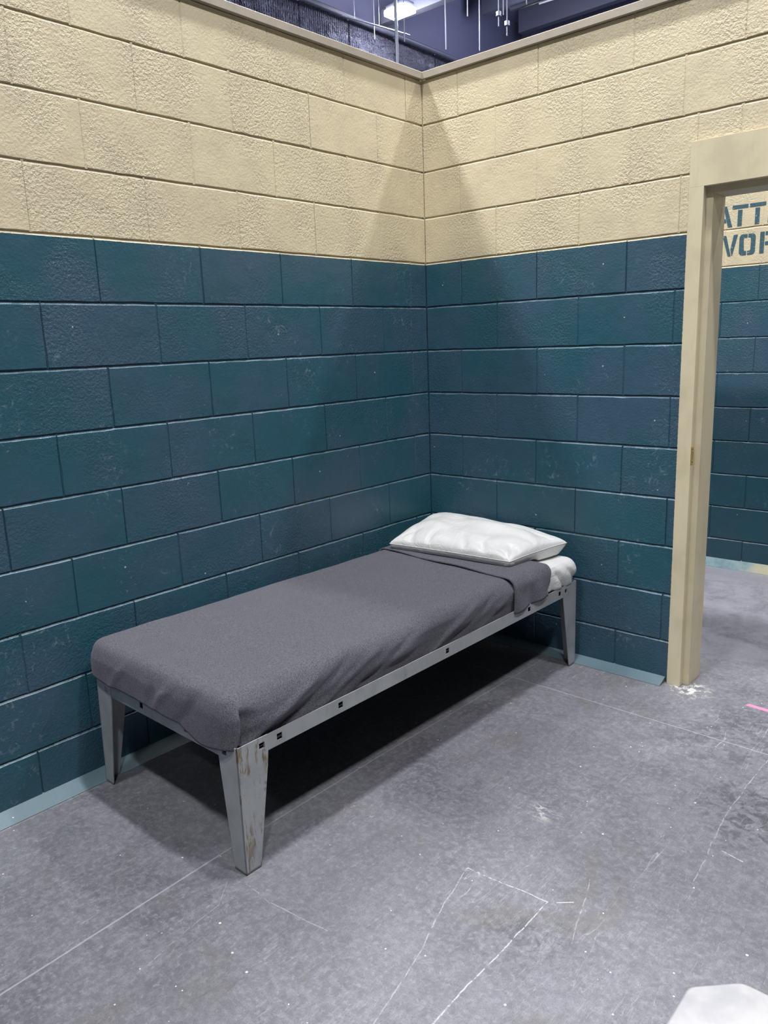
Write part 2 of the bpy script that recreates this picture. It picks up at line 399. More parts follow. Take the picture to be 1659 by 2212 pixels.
def left_joints(r):            # r = 0 is the bottom course
    return [v + .004*math.sin(r*3.1+v*9) for v in (LA if r % 2 == 0 else LB)]
# left wall: u = -y, room side +x
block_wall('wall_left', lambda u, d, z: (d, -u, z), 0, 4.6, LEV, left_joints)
BA = [.204, .608, 1.015, 1.42, 1.826, 2.232, 2.638, 3.044]; BB = [.401, .807, 1.213, 1.62, 2.026, 2.432, 2.838, 3.244]
def back_joints(r):
    return [v + .003*math.sin(r*2.3+v*11) for v in (BA if r % 2 == 0 else BB)]
DX0, DX1, DZ = 1.27, 2.24, 2.10
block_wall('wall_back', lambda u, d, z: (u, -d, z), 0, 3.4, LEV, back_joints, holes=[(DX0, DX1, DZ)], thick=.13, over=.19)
FY = 1.82
def far_joints(r):
    return [v - .4064*2 + .002*math.sin(r*2.9+v*7) for v in ([.975+.4064*i for i in range(12)] if r % 2 == 0 else [.772+.4064*i for i in range(12)])]
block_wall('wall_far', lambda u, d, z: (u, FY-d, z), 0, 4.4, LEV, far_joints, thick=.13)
# metal cap running along the wall tops
def cap(name, fn, L):
    mb = MB(); mb.prism([(-.20, 2.613), (.0, 2.613), (.0, 2.606), (.017, 2.606), (.018, 2.607), (.018, 2.634), (.015, 2.637), (-.20, 2.637)], 0, L, lambda p, q, t: fn(t, p, q))
    return tag(mb.build(name, M_CAP), kind='structure')
cap('trim_1', lambda u, d, z: (d, -u+.0, z), 4.6)
cap('trim_2', lambda u, d, z: (u+.018, -d, z), 3.4)
cap('trim_3', lambda u, d, z: (u+.018, FY-d, z), 4.4)
# sloped base strips
def cant(name, fn, a, b, w, h, mat, endmat=None):
    mb = MB(); mb.prism([(-.004, 0), (w, 0), (w, .002), (-.004, h)], a, b, lambda p, q, t: fn(t, p, q))
    o = mb.build(name, [mat, endmat] if endmat else mat)
    if endmat:
        for f in o.data.polygons:
            if abs(f.normal.x) > .9 or abs(f.normal.y) > .99: f.material_index = 1
    return tag(o, kind='structure')
M_WOODEND = plain('raw_board_edge', (.16, .115, .085), .8)
cant('baseboard_left', lambda u, d, z: (d, -u, z), 0, 4.6, .056, .030, M_CANT)
cant('baseboard_back', lambda u, d, z: (u, -d, z), .0, 1.240, .058, .024, M_CANT, M_WOODEND)
cant('baseboard_far', lambda u, d, z: (u, FY-d, z), 0, 4.4, .03, .060, M_CANTF)

# ------------------------------------------------------------------ doorway frame
dr = tag(empty('door_1', (1.27, 0, 0)), kind='structure')
def dframe():
    # jamb profile in (x, y): face, return, stop, soffit, back return
    prof = [(1.252, .0), (1.252, -.012), (1.306, -.012), (1.306, .022), (1.330, .022), (1.330, .150), (1.252, .150), (1.252, .13), (1.270, .13), (1.270, 0)]
    for s in (1, -1):
        mb = MB(); top = 1.962
        pr = prof if s == 1 else [(3.51-x, y) for x, y in prof]
        mb.prism(pr, 0, 1.9598, lambda p, q, t: (p-1.27, q, t))
        o = mb.build('jamb', M_FRAME, dr, bevel=.0007)
    # head: profile in (z, y)
    hp = [(2.118, .0), (2.118, -.012), (1.960, -.012), (1.960, .022), (1.936, .022), (1.936, .150), (2.118, .150), (2.118, .13), (2.10, .13), (2.10, 0)]
    hp = [(2.118, .0), (2.118, -.012), (1.960, -.012), (1.960, .149), (2.117, .149), (2.117, .13), (2.10, .13), (2.10, 0)]
    mb = MB(); mb.prism(hp, 1.252, 2.258, lambda p, q, t: (t-1.27, q, p))
    mb.prism([(1.9602, .022), (1.936, .022), (1.936, .148), (1.9602, .148)], 1.3302, 2.1798, lambda p, q, t: (t-1.27, q, p))
    mb.build('head', M_FRAME, dr, bevel=.0007)
    # brass strike plate on the rabbet, facing the opening
    mb = MB(); x0 = 1.3062-1.27
    def ring(d0, d1, hole):
        pass
    za, zb, ya, yb = .936, 1.004, -.0115, .0125
    mb.box((x0, ya, za), (x0+.0018, ya+.005, zb)); mb.box((x0, yb-.005, za), (x0+.0018, yb, zb))
    mb.box((x0, ya+.005, za), (x0+.0018, yb-.005, za+.019)); mb.box((x0, ya+.005, zb-.019), (x0+.0018, yb-.005, zb))
    sp = mb.build('strike_plate', plain('brass', (.70, .52, .20), .28, 1.0), dr)
    sp['label'] = 'small brass strike plate in the door jamb'
    m2 = MB()
    for zz in (za+.009, zb-.009): m2.tube((x0+.0018, .0005, zz), (x0+.0026, .0005, zz), .003, 10)
    m2.build('screw', plain('dark_screw', (.12, .09, .05), .4, .8), sp)
    m2 = MB(); m2.box((x0+.0002, -.0055, za+.019), (x0+.0006, .0065, zb-.019)); m2.build('latch_hole', plain('latch_recess', (.35, .30, .18), .6), sp)
dframe()

# ------------------------------------------------------------------ stencilled letters on the far wall
def letters():
    P = []
    def T(x): P.append([(x, 2.119), (x+.0855, 2.119), (x+.0855, 2.1385), (x, 2.1385)]); P.append([(x+.031, 2.0245), (x+.0545, 2.0245), (x+.0545, 2.1115), (x+.031, 2.1115)])
    # A
    ax = .722
    P.append([(.784, 2.024), (.808, 2.024), (.7735, 2.139), (.762, 2.139), (.7585, 2.125), (.7635, 2.105)])
    P.append([(.700, 2.024), (.722, 2.024), (.7500, 2.139), (.738, 2.139)])
    P.append([(.737, 2.050), (.7745, 2.050), (.7695, 2.071), (.742, 2.071)])
    T(.805); T(.899)
    P.append([(.9985, 2.0245), (1.021, 2.0245), (1.021, 2.1385), (.9985, 2.1385)])
    # W
    P.append([(.792, 1.8635), (.808, 1.8635), (.808, 1.8655), (.7785, 1.978), (.758, 1.978)])
    P.append([(.812, 1.866), (.8165, 1.866), (.8425, 1.978), (.820, 1.978), (.8055, 1.900)])
    P.append([(.754, 1.970), (.7585, 1.966), (.7350, 1.866), (.722, 1.866), (.7475, 1.978), (.755, 1.978)])
    P.append([(.712, 1.864), (.7165, 1.864), (.692, 1.978), (.670, 1.978), (.697, 1.864)])
    # O, two halves
    r = .018
    P.append([(.8930, 1.862), (.8930, 1.884), (.8835, 1.884), (.8795, 1.889), (.8760, 1.950), (.8800, 1.957), (.8955, 1.957), (.8955, 1.976), (.871, 1.976), (.859, 1.972), (.853, 1.960), (.853, 1.878), (.859, 1.866), (.871, 1.862)])
    P.append([(.8985, 1.862), (.922, 1.862), (.934, 1.866), (.9400, 1.878), (.9400, 1.960), (.934, 1.972), (.922, 1.976), (.9005, 1.976), (.9005, 1.957), (.910, 1.957), (.9155, 1.951), (.9155, 1.890), (.911, 1.884), (.8985, 1.884)])
    # R
    P.append([(.9640, 1.8635), (.9870, 1.8635), (.9870, 1.979), (.9640, 1.979)])
    P.append([(.992, 1.979), (1.022, 1.979), (1.036, 1.974), (1.042, 1.962), (1.042, 1.928), (1.036, 1.916), (1.046, 1.8635), (1.023, 1.8635), (1.009, 1.906), (.992, 1.906), (.992, 1.925), (1.014, 1.925), (1.020, 1.931), (1.020, 1.953), (1.014, 1.9595), (.992, 1.9595)])
    mb = MB()
    for poly in P:
        mb.prism(poly, FY-.0004, FY-.0016, lambda p, q, t: (p, t, q))
    t = NT('stencil_paint'); p = t.pos
    c = t.mix(t.ramp(t.noise(p, 70, 4, .75), .60, .68, 0, .7), (.030, .088, .118), (.45, .46, .40))
    m = t.done(c, .55, t.bump(t.noise(p, 75, 3), .004, .4))
    wf = bpy.data.objects['wall_far']
    o = mb.build('stencilled_lettering', m, wf); o['label'] = 'dark teal stencilled letters'
letters()

# ------------------------------------------------------------------ the bed
BEDLOC, BRZ = (.827, -1.91, 0), -.0098
BL, BW, BT = 1.862, .760, .386
bed = tag(empty('metal_bed_frame', BEDLOC, BRZ), 'grey painted steel bed frame with tapered angle legs beneath the grey blanket', 'bed frame')
TK = .003
def plate(mb, fn, a0, a1, z0, z1, holes, hs=.0098, zc=None, t0=0.0, t1=TK):
    """upright plate with square holes; fn(a, z, t)"""
    ca = sorted({a0, a1, *[h-hs for h in holes], *[h+hs for h in holes]})
    zc = zc if zc is not None else (z0+z1)/2
    cz = [z0, zc-hs, zc+hs, z1]
    for i in range(len(ca)-1):
        for j in range(3):
            mid = (ca[i]+ca[i+1])/2
            if j == 1 and any(abs(mid-h) < hs for h in holes): continue
            V = [fn(a, z, t) for t in (t0, t1) for a, z in ((ca[i], cz[j]), (ca[i+1], cz[j]), (ca[i+1], cz[j+1]), (ca[i], cz[j+1]))]
            mb.add(V, [(0, 1, 2, 3), (7, 6, 5, 4), (0, 4, 5, 1), (1, 5, 6, 2), (2, 6, 7, 3), (3, 7, 4, 0)])
    return mb
RZ0, RZ1 = .338, BT
# long rails: x=0 (outer side) and x=-BW
for sx, nm in ((0, 1), (-BW, -1)):
    mb = MB(); xo = sx - nm*.0035
    plate(mb, lambda a, z, t, xo=xo, nm=nm: (xo - nm*t, a, z), .004, BL-.004, RZ0, RZ1, [.153, .398, .935, 1.48, 1.725, .086, 1.772], zc=.363)
    mb.box((min(xo-nm*.035, xo-nm*.001), .01, RZ0), (max(xo-nm*.035, xo-nm*.001), BL-.01, RZ0+.003))
    mb.build('side_rail', M_STEEL, bed)
for sy, nm in ((0, 1), (BL, -1)):
    mb = MB(); yo = sy + nm*.0035
    plate(mb, lambda a, z, t, yo=yo, nm=nm: (a, yo + nm*t, z), -BW+.004, -.004, RZ0+.004, RZ1, [-.062, -.247, -.49, -.69], zc=.367)
    mb.box((-BW+.01, min(yo+nm*.035, yo+nm*.001), RZ0), (-.01, max(yo+nm*.035, yo+nm*.001), RZ0+.003))
    mb.build('end_rail', M_STEEL, bed)
mb = MB(); mb.box((-BW+.012, .012, RZ0+.004), (-.012, BL-.012, RZ0+.007)); mb.build('deck', plain('shaded_deck_steel', (.02, .021, .024), .8), bed)  # deck coloured near black, shade painted in behind the rail holes
def leg(cx, cy, dx, dy, ws, we, wb, mat, lean=0.0):
    """angle leg with its corner at (cx,cy); flange along y (dy) and flange along x (dx)"""
    mb = MB(); top = BT+.003
    def flange(along, wtop, hole):
        # strips: above hole, hole row, below hole, taper
        zs = [0, .30, .3535, .3725, top]
        def wd(z): return wb + (wtop-wb)*min(1, z/.335)
        def pt(a, z, t):
            lx = lean*(z/top)
            if along == 'y': return (cx - dx*0 + (dx*t) + lx, cy + dy*a, z)
            return (cx + dx*a + lx, cy + dy*t, z)
        h0, h1 = hole-.010, hole+.010
        for j in range(4):
            za, zb = zs[j], zs[j+1]
            segs = [(0, None)] if j != 2 else [(0, h0), (h1, None)]
            for s0, s1 in segs:
                qa = [(s0, za), (s1 if s1 else wd(za), za), (s1 if s1 else wd(zb), zb), (s0, zb)]
                V = [pt(a, z, t) for t in (0, .0032) for a, z in qa]
                mb.add(V, [(0, 1, 2, 3), (7, 6, 5, 4), (0, 4, 5, 1), (1, 5, 6, 2), (2, 6, 7, 3), (3, 7, 4, 0)])
    flange('y', ws, ws-.022); flange('x', we, we-.028)
    o = mb.build('leg', mat, bed)
    bm = bmesh.new(); bm.from_mesh(o.data); bmesh.ops.remove_doubles(bm, verts=bm.verts, dist=.0002); bmesh.ops.recalc_face_normals(bm, faces=bm.faces); bm.to_mesh(o.data); bm.free()
    return o
lA = leg(0, 0, -1, 1, .108, .086, .052, M_RUST); lA['label'] = 'leg with brown rust scratches'
leg(-BW-.018, 0, 1, 1, .108, .088, .048, M_STEEL, lean=.018)
leg(0, BL, -1, -1, .112, .086, .052, M_STEEL)
leg(-BW-.010, BL, 1, -1, .108, .086, .048, M_STEEL, lean=.010)

# --- soft goods: rounded boxes built from a welded surface grid
def rbox(xs, ys, zs, lo, hi, r, skip=(), rp=None):
    """surface grid over the box lo..hi, rounded with radius r (rp: plan radius); skip = set of sides '-x','+x','-y','+y','-z','+z'"""
    V, F, idx = [], [], {}
    nx, ny, nz = len(xs)-1, len(ys)-1, len(zs)-1
    rp = rp or r
    def vert(i, j, k):
        if (i, j, k) in idx: return idx[i, j, k]
        p = Vector((xs[i], ys[j], zs[k]))
        # plan rounding first, then the vertical one
        q = Vector((min(max(p.x, lo[0]+rp), hi[0]-rp), min(max(p.y, lo[1]+rp), hi[1]-rp)))
        d = Vector((p.x-q.x, p.y-q.y))
        if d.length > 1e-9:
            m = max(abs(d.x), abs(d.y)); d = d.normalized()*m; p.x, p.y = q.x+d.x, q.y+d.y
            # distance inward from the contour
            inward = rp-m
        else:
            inward = min(p.x-lo[0], hi[0]-p.x, p.y-lo[1], hi[1]-p.y); inward = max(inward, rp)
        up = hi[2]-p.z; dn = p.z-lo[2]
        for a, s in ((up, 1), (dn, -1)):
            if inward < r and a < r:
                fx, fz = r-inward, r-a
                m = max(fx, fz); L = math.hypot(fx, fz)
                if L > 1e-9:
                    k2 = m/L; nfx, nfz = fx*k2, fz*k2
                    if d.length > 1e-9:
                        dd = d.normalized(); p.x -= dd.x*(fx-nfx)*-1*-1; p.y -= dd.y*(fx-nfx)
                        p.x += 0
                    p.z = hi[2]-(r-nfz) if s == 1 else lo[2]+(r-nfz)
                    if s == 1: p.z = hi[2] - r + nfz
                    else: p.z = lo[2] + r - nfz
        V.append(p); idx[i, j, k] = len(V)-1; return len(V)-1
    def q(a, b, c, d): F.append((vert(*a), vert(*b), vert(*c), vert(*d)))
    for i in range(nx):
        for j in range(ny):
            if '+z' not in skip: q((i, j, nz), (i+1, j, nz), (i+1, j+1, nz), (i, j+1, nz))
            if '-z' not in skip: q((i, j, 0), (i, j+1, 0), (i+1, j+1, 0), (i+1, j, 0))
    for i in range(nx):
        for k in range(nz):
            if '-y' not in skip: q((i, 0, k), (i+1, 0, k), (i+1, 0, k+1), (i, 0, k+1))
            if '+y' not in skip: q((i, ny, k), (i, ny, k+1), (i+1, ny, k+1), (i+1, ny, k))
    for j in range(ny):
        for k in range(nz):
            if '-x' not in skip: q((0, j, k), (0, j, k+1), (0, j+1, k+1), (0, j+1, k))
            if '+x' not in skip: q((nx, j, k), (nx, j+1, k), (nx, j+1, k+1), (nx, j, k+1))
    return V, F
def lin(a, b, step):
    n = max(1, int(round((b-a)/step))); return [a+(b-a)*i/n for i in range(n+1)]
def sm(a, b, x):
    t = min(1, max(0, (x-a)/(b-a))); return t*t*(3-2*t)
def N(x, y, z=0.0): return noise.noise(Vector((x, y, z)))
def gauss(d, s): return math.exp(-(d/s)**2)

# mattress core and its fitted sheet (local bed coordinates: x from -BW to 0, y from 0 to BL)
MX0, MX1, MY0, MY1, MZ0, MZ1 = -BW-.012, -.010, .010, BL-.012, .346, .502
V, F = rbox(lin(MX0+.028, MX1-.028, .03), lin(MY0+.028, MY1-.02, .03), lin(MZ0, MZ1-.006, .02), (MX0+.028, MY0+.028, MZ0), (MX1-.028, MY1-.02, MZ1-.006), .035)
mat_o = link('mattress', mesh('mattress', V, F), plain('mattress_ticking', (.035, .037, .045), .9), None, True, BEDLOC, BRZ)  # ticking darkened so the rail holes show painted-in shade
tag(mat_o, 'thin mattress in a white fitted sheet, lying on the steel bed frame', 'mattress')
V, F = rbox(lin(MX0, MX1, .012), lin(1.45, MY1, .009), lin(.372, MZ1, .009), (MX0, MY0-1, .30), (MX1, MY1, MZ1), .034, skip=('-z', '-y'))
for i, v in enumerate(V):
    side = sm(-.07, -.015, v.x); end = sm(1.74, 1.85, v.y); low = sm(.50, .44, v.z)
    # bulge over the rail and drapes fanning out from the far corner
    v.x += side*sm(1.62, 1.74, v.y)*(.012 + .016*gauss(v.z-.445, .04)*sm(1.62, 1.8, v.y)) - side*.006*sm(1.68,1.6,v.y)
    d = v.y-1.845; ang = (v.z-.50) + d*1.1
    w = .016*(1-abs(math.sin((v.y*1.0+(v.z-.5)*.85)*34 + .9*N(v.y*7, v.z*7))))**1.8 * side*low*sm(1.63, 1.70, v.y)
    v.x -= w
    v.y += end*(.004*math.sin(v.x*60+v.z*30))*low
    v.z += .002*N(v.x*11, v.y*11, 3) + .003*N(v.x*5, v.y*6, 8)*sm(.49, .50, v.z)
    if v.z < .392: v.x -= side*.016*sm(.392, .375, v.z)
sh = link('fitted_sheet', mesh('fitted_sheet', V, F), M_CLOTH, mat_o, True)

# blanket
BX0, BX1, BY0, BY1, BZ1 = -BW-.022, -.0075, -.014, 1.49, .512
V, F = rbox(lin(BX0, BX1-.07, .0105)+lin(BX1-.07, BX1, .0035)[1:], lin(BY0, BY0+.07, .0035)+lin(BY0+.07, BY1, .0125)[1:], lin(.372, BZ1, .007), (BX0, BY0, .20), (BX1, BY1+1, BZ1), .046, skip=('-z', '+y'), rp=.05)
for v in V:
    x, y, z = v
    side = sm(-.075, -.02, x); foot = sm(.055, .0, y); lf = sm(BX0+.06, BX0+.01, x)
    top = sm(.47, .505, z)
    # crown and soft undulation of the top
    v.z += top*(.010*sm(1.6, .2, y) + .004*N(x*4, y*3.2, 1) + .0015*N(x*14, y*12, 5))
    lowz = sm(.50, .43, z)
    # right side: hollows where the wool is tucked behind the rail
    if foot < .5:
        k = side*lowz
        fold = .5+.5*N(y*3.1+2, 1.7)
        v.x -= k*(.006 + .012*fold)*sm(.44, .39, z)
        v.x += k*.006*math.sin((y*13 - z*16) + 2.2*N(y*4, z*7))*sm(.39, .43, z)
        v.z -= side*sm(.46, .50, z)*.010*(.5+.5*math.sin(y*9+.7))
        # slanting creases
        for y0, amp in ((.17, .010), (.30, -.009), (.44, .008), (.62, -.006), (.98, .008), (1.10, -.007), (1.27, .005)):
            v.x += side*amp*gauss((y - y0) - (z-.43)*2.4, .035)*sm(.515, .47, z)
    # foot end hangs outside the rail with a wavy hem
    hem = .385 + .016*math.sin(x*11+.5)*0 + .012*N(x*5, 3.3) + .018*gauss(x+.50, .16) - .022*gauss(x+.14, .09) + .012*sm(-.62, -.76, x)
    if foot > .01:
        zz = BZ1 - (BZ1-hem)*((BZ1-z)/(BZ1-.372)) if z < BZ1-.03 else z
        bl = sm(BZ1-.03, BZ1-.06, z)
        v.z = v.z + foot*bl*(zz-z)
        v.y -= foot*lowz*(.003 + .005*(N(x*8, z*3)+.3) + .0022*math.sin(x*37+5*N(x*5, z*6)))
        for x0, amp in ((-.33, .006), (-.20, -.005), (-.58, .004)):
            v.y -= foot*amp*gauss((x-x0)-(z-.44)*.8, .02)*sm(.515, .47, z)
    # left side overhang bulges towards the wall at the foot
    v.x -= lf*lowz*(.018*sm(.25, .0, y) - .006)
    # corner tuck at the near leg
    qx, qy = x-(BX1-.05), (BY0+.05)-y
    if qx > -.03 and qy > -.06 and z < .50:
        # free edge of the foot flap lapped round the corner, with a gap behind it
        ph = math.degrees(math.atan2(max(qx, -.03), max(qy, 1e-4))) if qy > 0 else 90+(-qy)*900
        p0 = 62 + 16*math.sin((z-.38)*24)
        lw = sm(.497, .462, z)
        off = .007*sm(p0-42, p0-4, ph) if ph < p0 else (.007-.021*sm(p0, p0+9, ph) if ph < p0+9 else -.014*sm(p0+62, p0+9, ph))
        off *= lw
        dd = Vector((max(qx, 0), -max(qy, 0))) if max(qx, qy) > 0 else Vector((1, 0))
        if dd.length > 1e-6: dd.normalize(); v.x += dd.x*off; v.y += dd.y*off
blk = link('wool_blanket', mesh('wool_blanket', V, F), M_WOOL, None, True, BEDLOC, BRZ)
tag(blk, 'charcoal grey wool blanket drawn smooth over the mattress, top edge folded back', 'blanket')
sd = blk.modifiers.new('thick', 'SOLIDIFY'); sd.thickness = .005; sd.offset = -1
# folded-back cuff
CY0, CY1, CZ = 1.365, 1.655, .5215
V, F = rbox(lin(BX0-.004, BX1+.006, .0105), lin(CY0, CY1, .0105), lin(.366, CZ, .009), (BX0-.004, CY0-1, .2), (BX1+.006, CY1, CZ), .046, skip=('-z', '-y'), rp=.022)
for v in V:
    x, y, z = v
    side = sm(-.075, -.02, x); low = sm(.50, .43, z); end = sm(1.60, 1.655, y)
    v.y += -.055*(x+.0)*sm(1.6, 1.38, y)*1.35            # hem runs a little askew
    v.y += .005*math.sin(x*16)*sm(1.45, 1.37, y)
    v.z += .003*N(x*5, y*6, 2)
    v.z -= end*.012*sm(.46, .50, z)*0
    hem = .382 + .006*sm(1.50, 1.66, y) - .008*gauss(y-1.40, .05)
    if side > .01: 
        v.z += side*low*(hem-.366)*sm(.50, .37, z)
        v.x += side*low*(.002*math.sin(y*45+z*20)) + side*low*.006*gauss(y-1.57, .05) - side*low*.007*gauss(y-1.49, .03)
    if y > CY1-.03 and x < -.03: v.z = max(v.z, .500) if z < .5 else v.z
    # the far end sinks down on the sheet
    v.y -= end*side*(.035*sm(.44, .37, z) + .012*sm(.49, .44, z))
    v.x += side*.006
cf = link('folded_cuff', mesh('folded_cuff', V, F), M_WOOL, blk, True)
cf['label'] = 'band of blanket turned back below the pillow'
m = cf.modifiers.new('t', 'SOLIDIFY'); m.thickness = .007; m.offset = -1

# pillow (world-space corners turned into a local mesh)
def pillow():
    A = Vector((.128, -.475, .545)); B = Vector((.745, -.430, .548)); C = Vector((.808, -.070, .560)); D = Vector((.060, -.030, .592))
    O = Vector((.42, -.26, .52)); nu, nv = 72, 52
    def surf(u, v, s):
        a, b = (u+1)/2, (v+1)/2
        # pulled-in edges between pointed corners
        bu = .028*(1-v*v); bv = .022*(1-u*u)
        a2 = .5+(a-.5)*(1-bu*1.2); b2 = .5+(b-.5)*(1-bv*1.6)
        p = (A*(1-a2)+B*a2)*(1-b2) + (D*(1-a2)+C*a2)*b2
        e = max(0, (1-abs(u)**2.6))*max(0, (1-abs(v)**2.6)); th = e**.38
        if s > 0:
            h = .070*th*(1+.12*N(u*1.5, v*1.5, 4)) 
            # folds pulled from corners and along the seam
            w = 0
            ed = min(1-abs(u), 1-abs(v))
            rg = lambda a: (1-abs(math.sin(a)))**2.2
            w -= .010*rg(u*7.5+1.1*N(u*2, v*2.2)+v*1.2)*gauss(1+v, .42)*sm(0, .06, 1+v)
            w -= .006*rg(v*5.5+1.2*N(u*2, v*3, 7))*gauss(1-u, .30)*sm(0, .08, 1-u)
            for cu, cv, am, k0 in ((.93, -.95, .014, 3.3), (-.95, -.95, .008, 3.0), (.97, .96, .008, 2.6), (-.96, .95, .006, 3.1)):
                rx, ry = u-cu*1.04, v-cv*1.04; rr = math.hypot(rx, ry); an = math.atan2(ry, rx)
                w -= am*rg(an*k0+.6*N(rr*3, 1.3)+.4)*gauss(rr, .50)*sm(0, .12, rr)
            w -= .007*rg(v*3.6+u*1.1+1.3*N(u*1.8+3, v*1.8)+.8)*gauss(u-.15, .75)*gauss(v-.25, .55)
            w += .006*N(u*2.6+5, v*2.2)
            w *= 1.7
            h += w*min(1, th*1.3)
            p.z += h
        else:
            th = min(1, e*14)**.42; h = .060*th + .005*math.sin(u*17+1)*gauss(1+v, .4)*th
            p.z -= h
            p.z = max(p.z, .5240 if p.y < -.235 else .5115)
        return p-O
    V, F = [], []
    for s in (1, -1):
        b = len(V)
        for j in range(nv+1):
            for i in range(nu+1):
                u = math.sin((i/nu-.5)*math.pi*.86)/math.sin(.5*math.pi*.86); v = math.sin((j/nv-.5)*math.pi*.86)/math.sin(.5*math.pi*.86)
                V.append(surf(u, v, s))
        for j in range(nv):
            for i in range(nu):
                q = (b+j*(nu+1)+i, b+j*(nu+1)+i+1, b+(j+1)*(nu+1)+i+1, b+(j+1)*(nu+1)+i)
                F.append(q if s == 1 else q[::-1])
    me = mesh('pillow', V, F); bm = bmesh.new(); bm.from_mesh(me); bmesh.ops.remove_doubles(bm, verts=bm.verts, dist=.0006); bm.to_mesh(me); bm.free()
    o = link('pillow', me, M_CLOTH, None, True, O)
    tag(o, 'plump white satin pillow resting at the wall end of the bed', 'pillow')
    # seam piping along the four edges
    pts = [surf(-1+2*i/60, -1, 1) for i in range(60)] + [surf(1, -1+2*i/40, 1) for i in range(40)] + [surf(1-2*i/60, 1, 1) for i in range(60)] + [surf(-1, 1-2*i/40, 1) for i in range(40)]
    n = len(pts); V, F = [], []
    for i in range(n):
        d = (pts[(i+1) % n]-pts[i-1]).normalized(); u = d.cross(Vector((0, 0, 1))).normalized(); w = u.cross(d)
        for k in range(6): V.append(pts[i] + .0017*(math.cos(k*math.pi/3)*u + math.sin(k*math.pi/3)*w))
    for i in range(n):
        for k in range(6): F.append((i*6+k, i*6+(k+1) % 6, ((i+1) % n)*6+(k+1) % 6, ((i+1) % n)*6+k))
    link('seam', mesh('seam', V, F), M_CLOTH, o, True)
pillow()

# ------------------------------------------------------------------ tape on the floor, stool
t = NT('pink_tape'); tm = t.done(t.mix(t.ramp(t.noise(t.pos, 30, 3), .4, .7), (.80, .20, .32), (.72, .17, .28)), .5)
mb = MB(); mb.prism([(1.571, -.024), (1.577, -.003), (1.90, -.028), (1.895, -.049)], 0, .0006, lambda p, q, r: (p, q, r))
tag(mb.build('floor_tape', tm), 'strip of bright pink tape stuck to the concrete in front of the doorway', 'tape')

def stool():
    x0, y1, w, ch, z = 2.066, -1.930, .33, .0615, .452
    x1, y0 = x0+w, y1-w
    root = tag(empty('metal_stool', ((x0+x1)/2, (y0+y1)/2, 0)), 'pale metal stool with clipped corner seat at the lower right edge', 'stool')
    cx, cy = (x0+x1)/2, (y0+y1)/2
    t = NT('brushed_pale_metal'); p = t.pos
    c = t.mix(t.ramp(t.noise(p, 9, 4, .6, .6), .38, .66), (.40, .395, .40), (.32, .32, .34))
    m = t.done(c, .34, t.bump(t.noise(p, 14, 3), .002, .4), .35)
    mb = MB(); h = w/2
    poly = [(-h+ch, -h), (h-ch, -h), (h, -h+ch), (h, h-ch), (h-ch, h), (-h+ch, h), (-h, h-ch), (-h, -h+ch)]
    # soften the corners
    rp = []
    for i in range(8):
        a = Vector(poly[i-1]); b = Vector(poly[i]); d = Vector(poly[(i+1) % 8])
        p0 = b+(a-b).normalized()*.012; p1 = b+(d-b).normalized()*.012
        for k in range(5):
            s = k/4; rp.append(tuple((1-s)**2*p0+2*s*(1-s)*b+s*s*p1))
    mb.prism(rp, z-.022, z, lambda p, q, r: (p, q, r)); mb.build('seat', m, root, bevel=.004, seg=3)
    mb = MB(); mb.tube((0, 0, .012), (0, 0, z-.022), .028, 28); mb.build('pedestal', m, root, smooth=False)
    mb = MB(); mb.tube((0, 0, 0), (0, 0, .012), .11, 40); mb.build('base_plate', m, root)
stool()

# ------------------------------------------------------------------ the hall above and beyond
M_DARK = plain('dark_hall_paint', (.10, .107, .19), .7)
def m_corr():
    t = NT('black_corrugated_lining'); p = t.pos
    n = t.bump(t.noise(p, 2.4, 5, .65, 1.0, mul=(1, 1, 1.6)), .55, 1.0)
    n = t.bump(t.noise(p, 11, 3, .6), .03, .5, n)
    c = t.mix(t.noise(p, 3, 3), (.07, .075, .13), (.22, .225, .31))
    return t.done(c, .36, n, spec=.7)
M_CORR = m_corr()
HX = -7.95
def hall_wall():
    V, F = [], []; y = 2.0; z0, z1 = 0, 7.0; ys = []
    nxt = 3.1
    while y < 14.2:
        for dy, d in ((0, 0), (.012, .016), (.026, .016), (.038, 0)): ys.append((y+dy, d))
        y += .05
        if y > nxt: ys.append((y-.010, -.10)); ys.append((y+.022, -.10)); nxt += 1.22; y += .034
    for yy, d in ys:
        V += [(HX+d, yy, z0), (HX+d, yy, z1)]
    for i in range(len(ys)-1): F.append((2*i, 2*i+2, 2*i+3, 2*i+1))
    me = mesh('wall_hall_left', V, F)
    tag(link('wall_hall_left', me, M_CORR), kind='structure')
hall_wall()
mb = MB(); mb.box((-9.2, 14.2, 0), (11, 14.4, 8.6)); tag(mb.build('wall_hall_back', M_DARK), kind='structure')
mb = MB(); mb.box((HX-.5, 2.0, 7.0), (HX-.3, 14.2, 8.6)); tag(mb.build('wall_hall_upper', M_DARK), kind='structure')
mb = MB(); mb.box((-9.2, -9, 8.5), (11, 14.4, 8.7)); tag(mb.build('ceiling', M_DARK), kind='structure')
M_GALV = plain('galvanised_metal', (.26, .27, .32), .45, .4)
M_DGREY = plain('dark_steel', (.075, .08, .12), .5, .2)
M_DUCT = plain('pale_duct_metal', (.13, .135, .19), .5, .2)
def one(mb, name, mat, label, cat, group=None, **k): return tag(mb.build(name, mat, **k), label, cat, group)
one(MB().box((-7.9, 8.82, 7.12), (4.0, 8.99, 7.35)), 'air_duct', M_DUCT, 'long pale duct running under the dark roof behind the bright lamp', 'duct')
one(MB().tube((HX+.14, 4, 6.98), (HX+.14, 13.9, 6.98), .045), 'wall_pipe', M_DGREY, 'dark pipe running along the top of the corrugated hall wall', 'pipe')
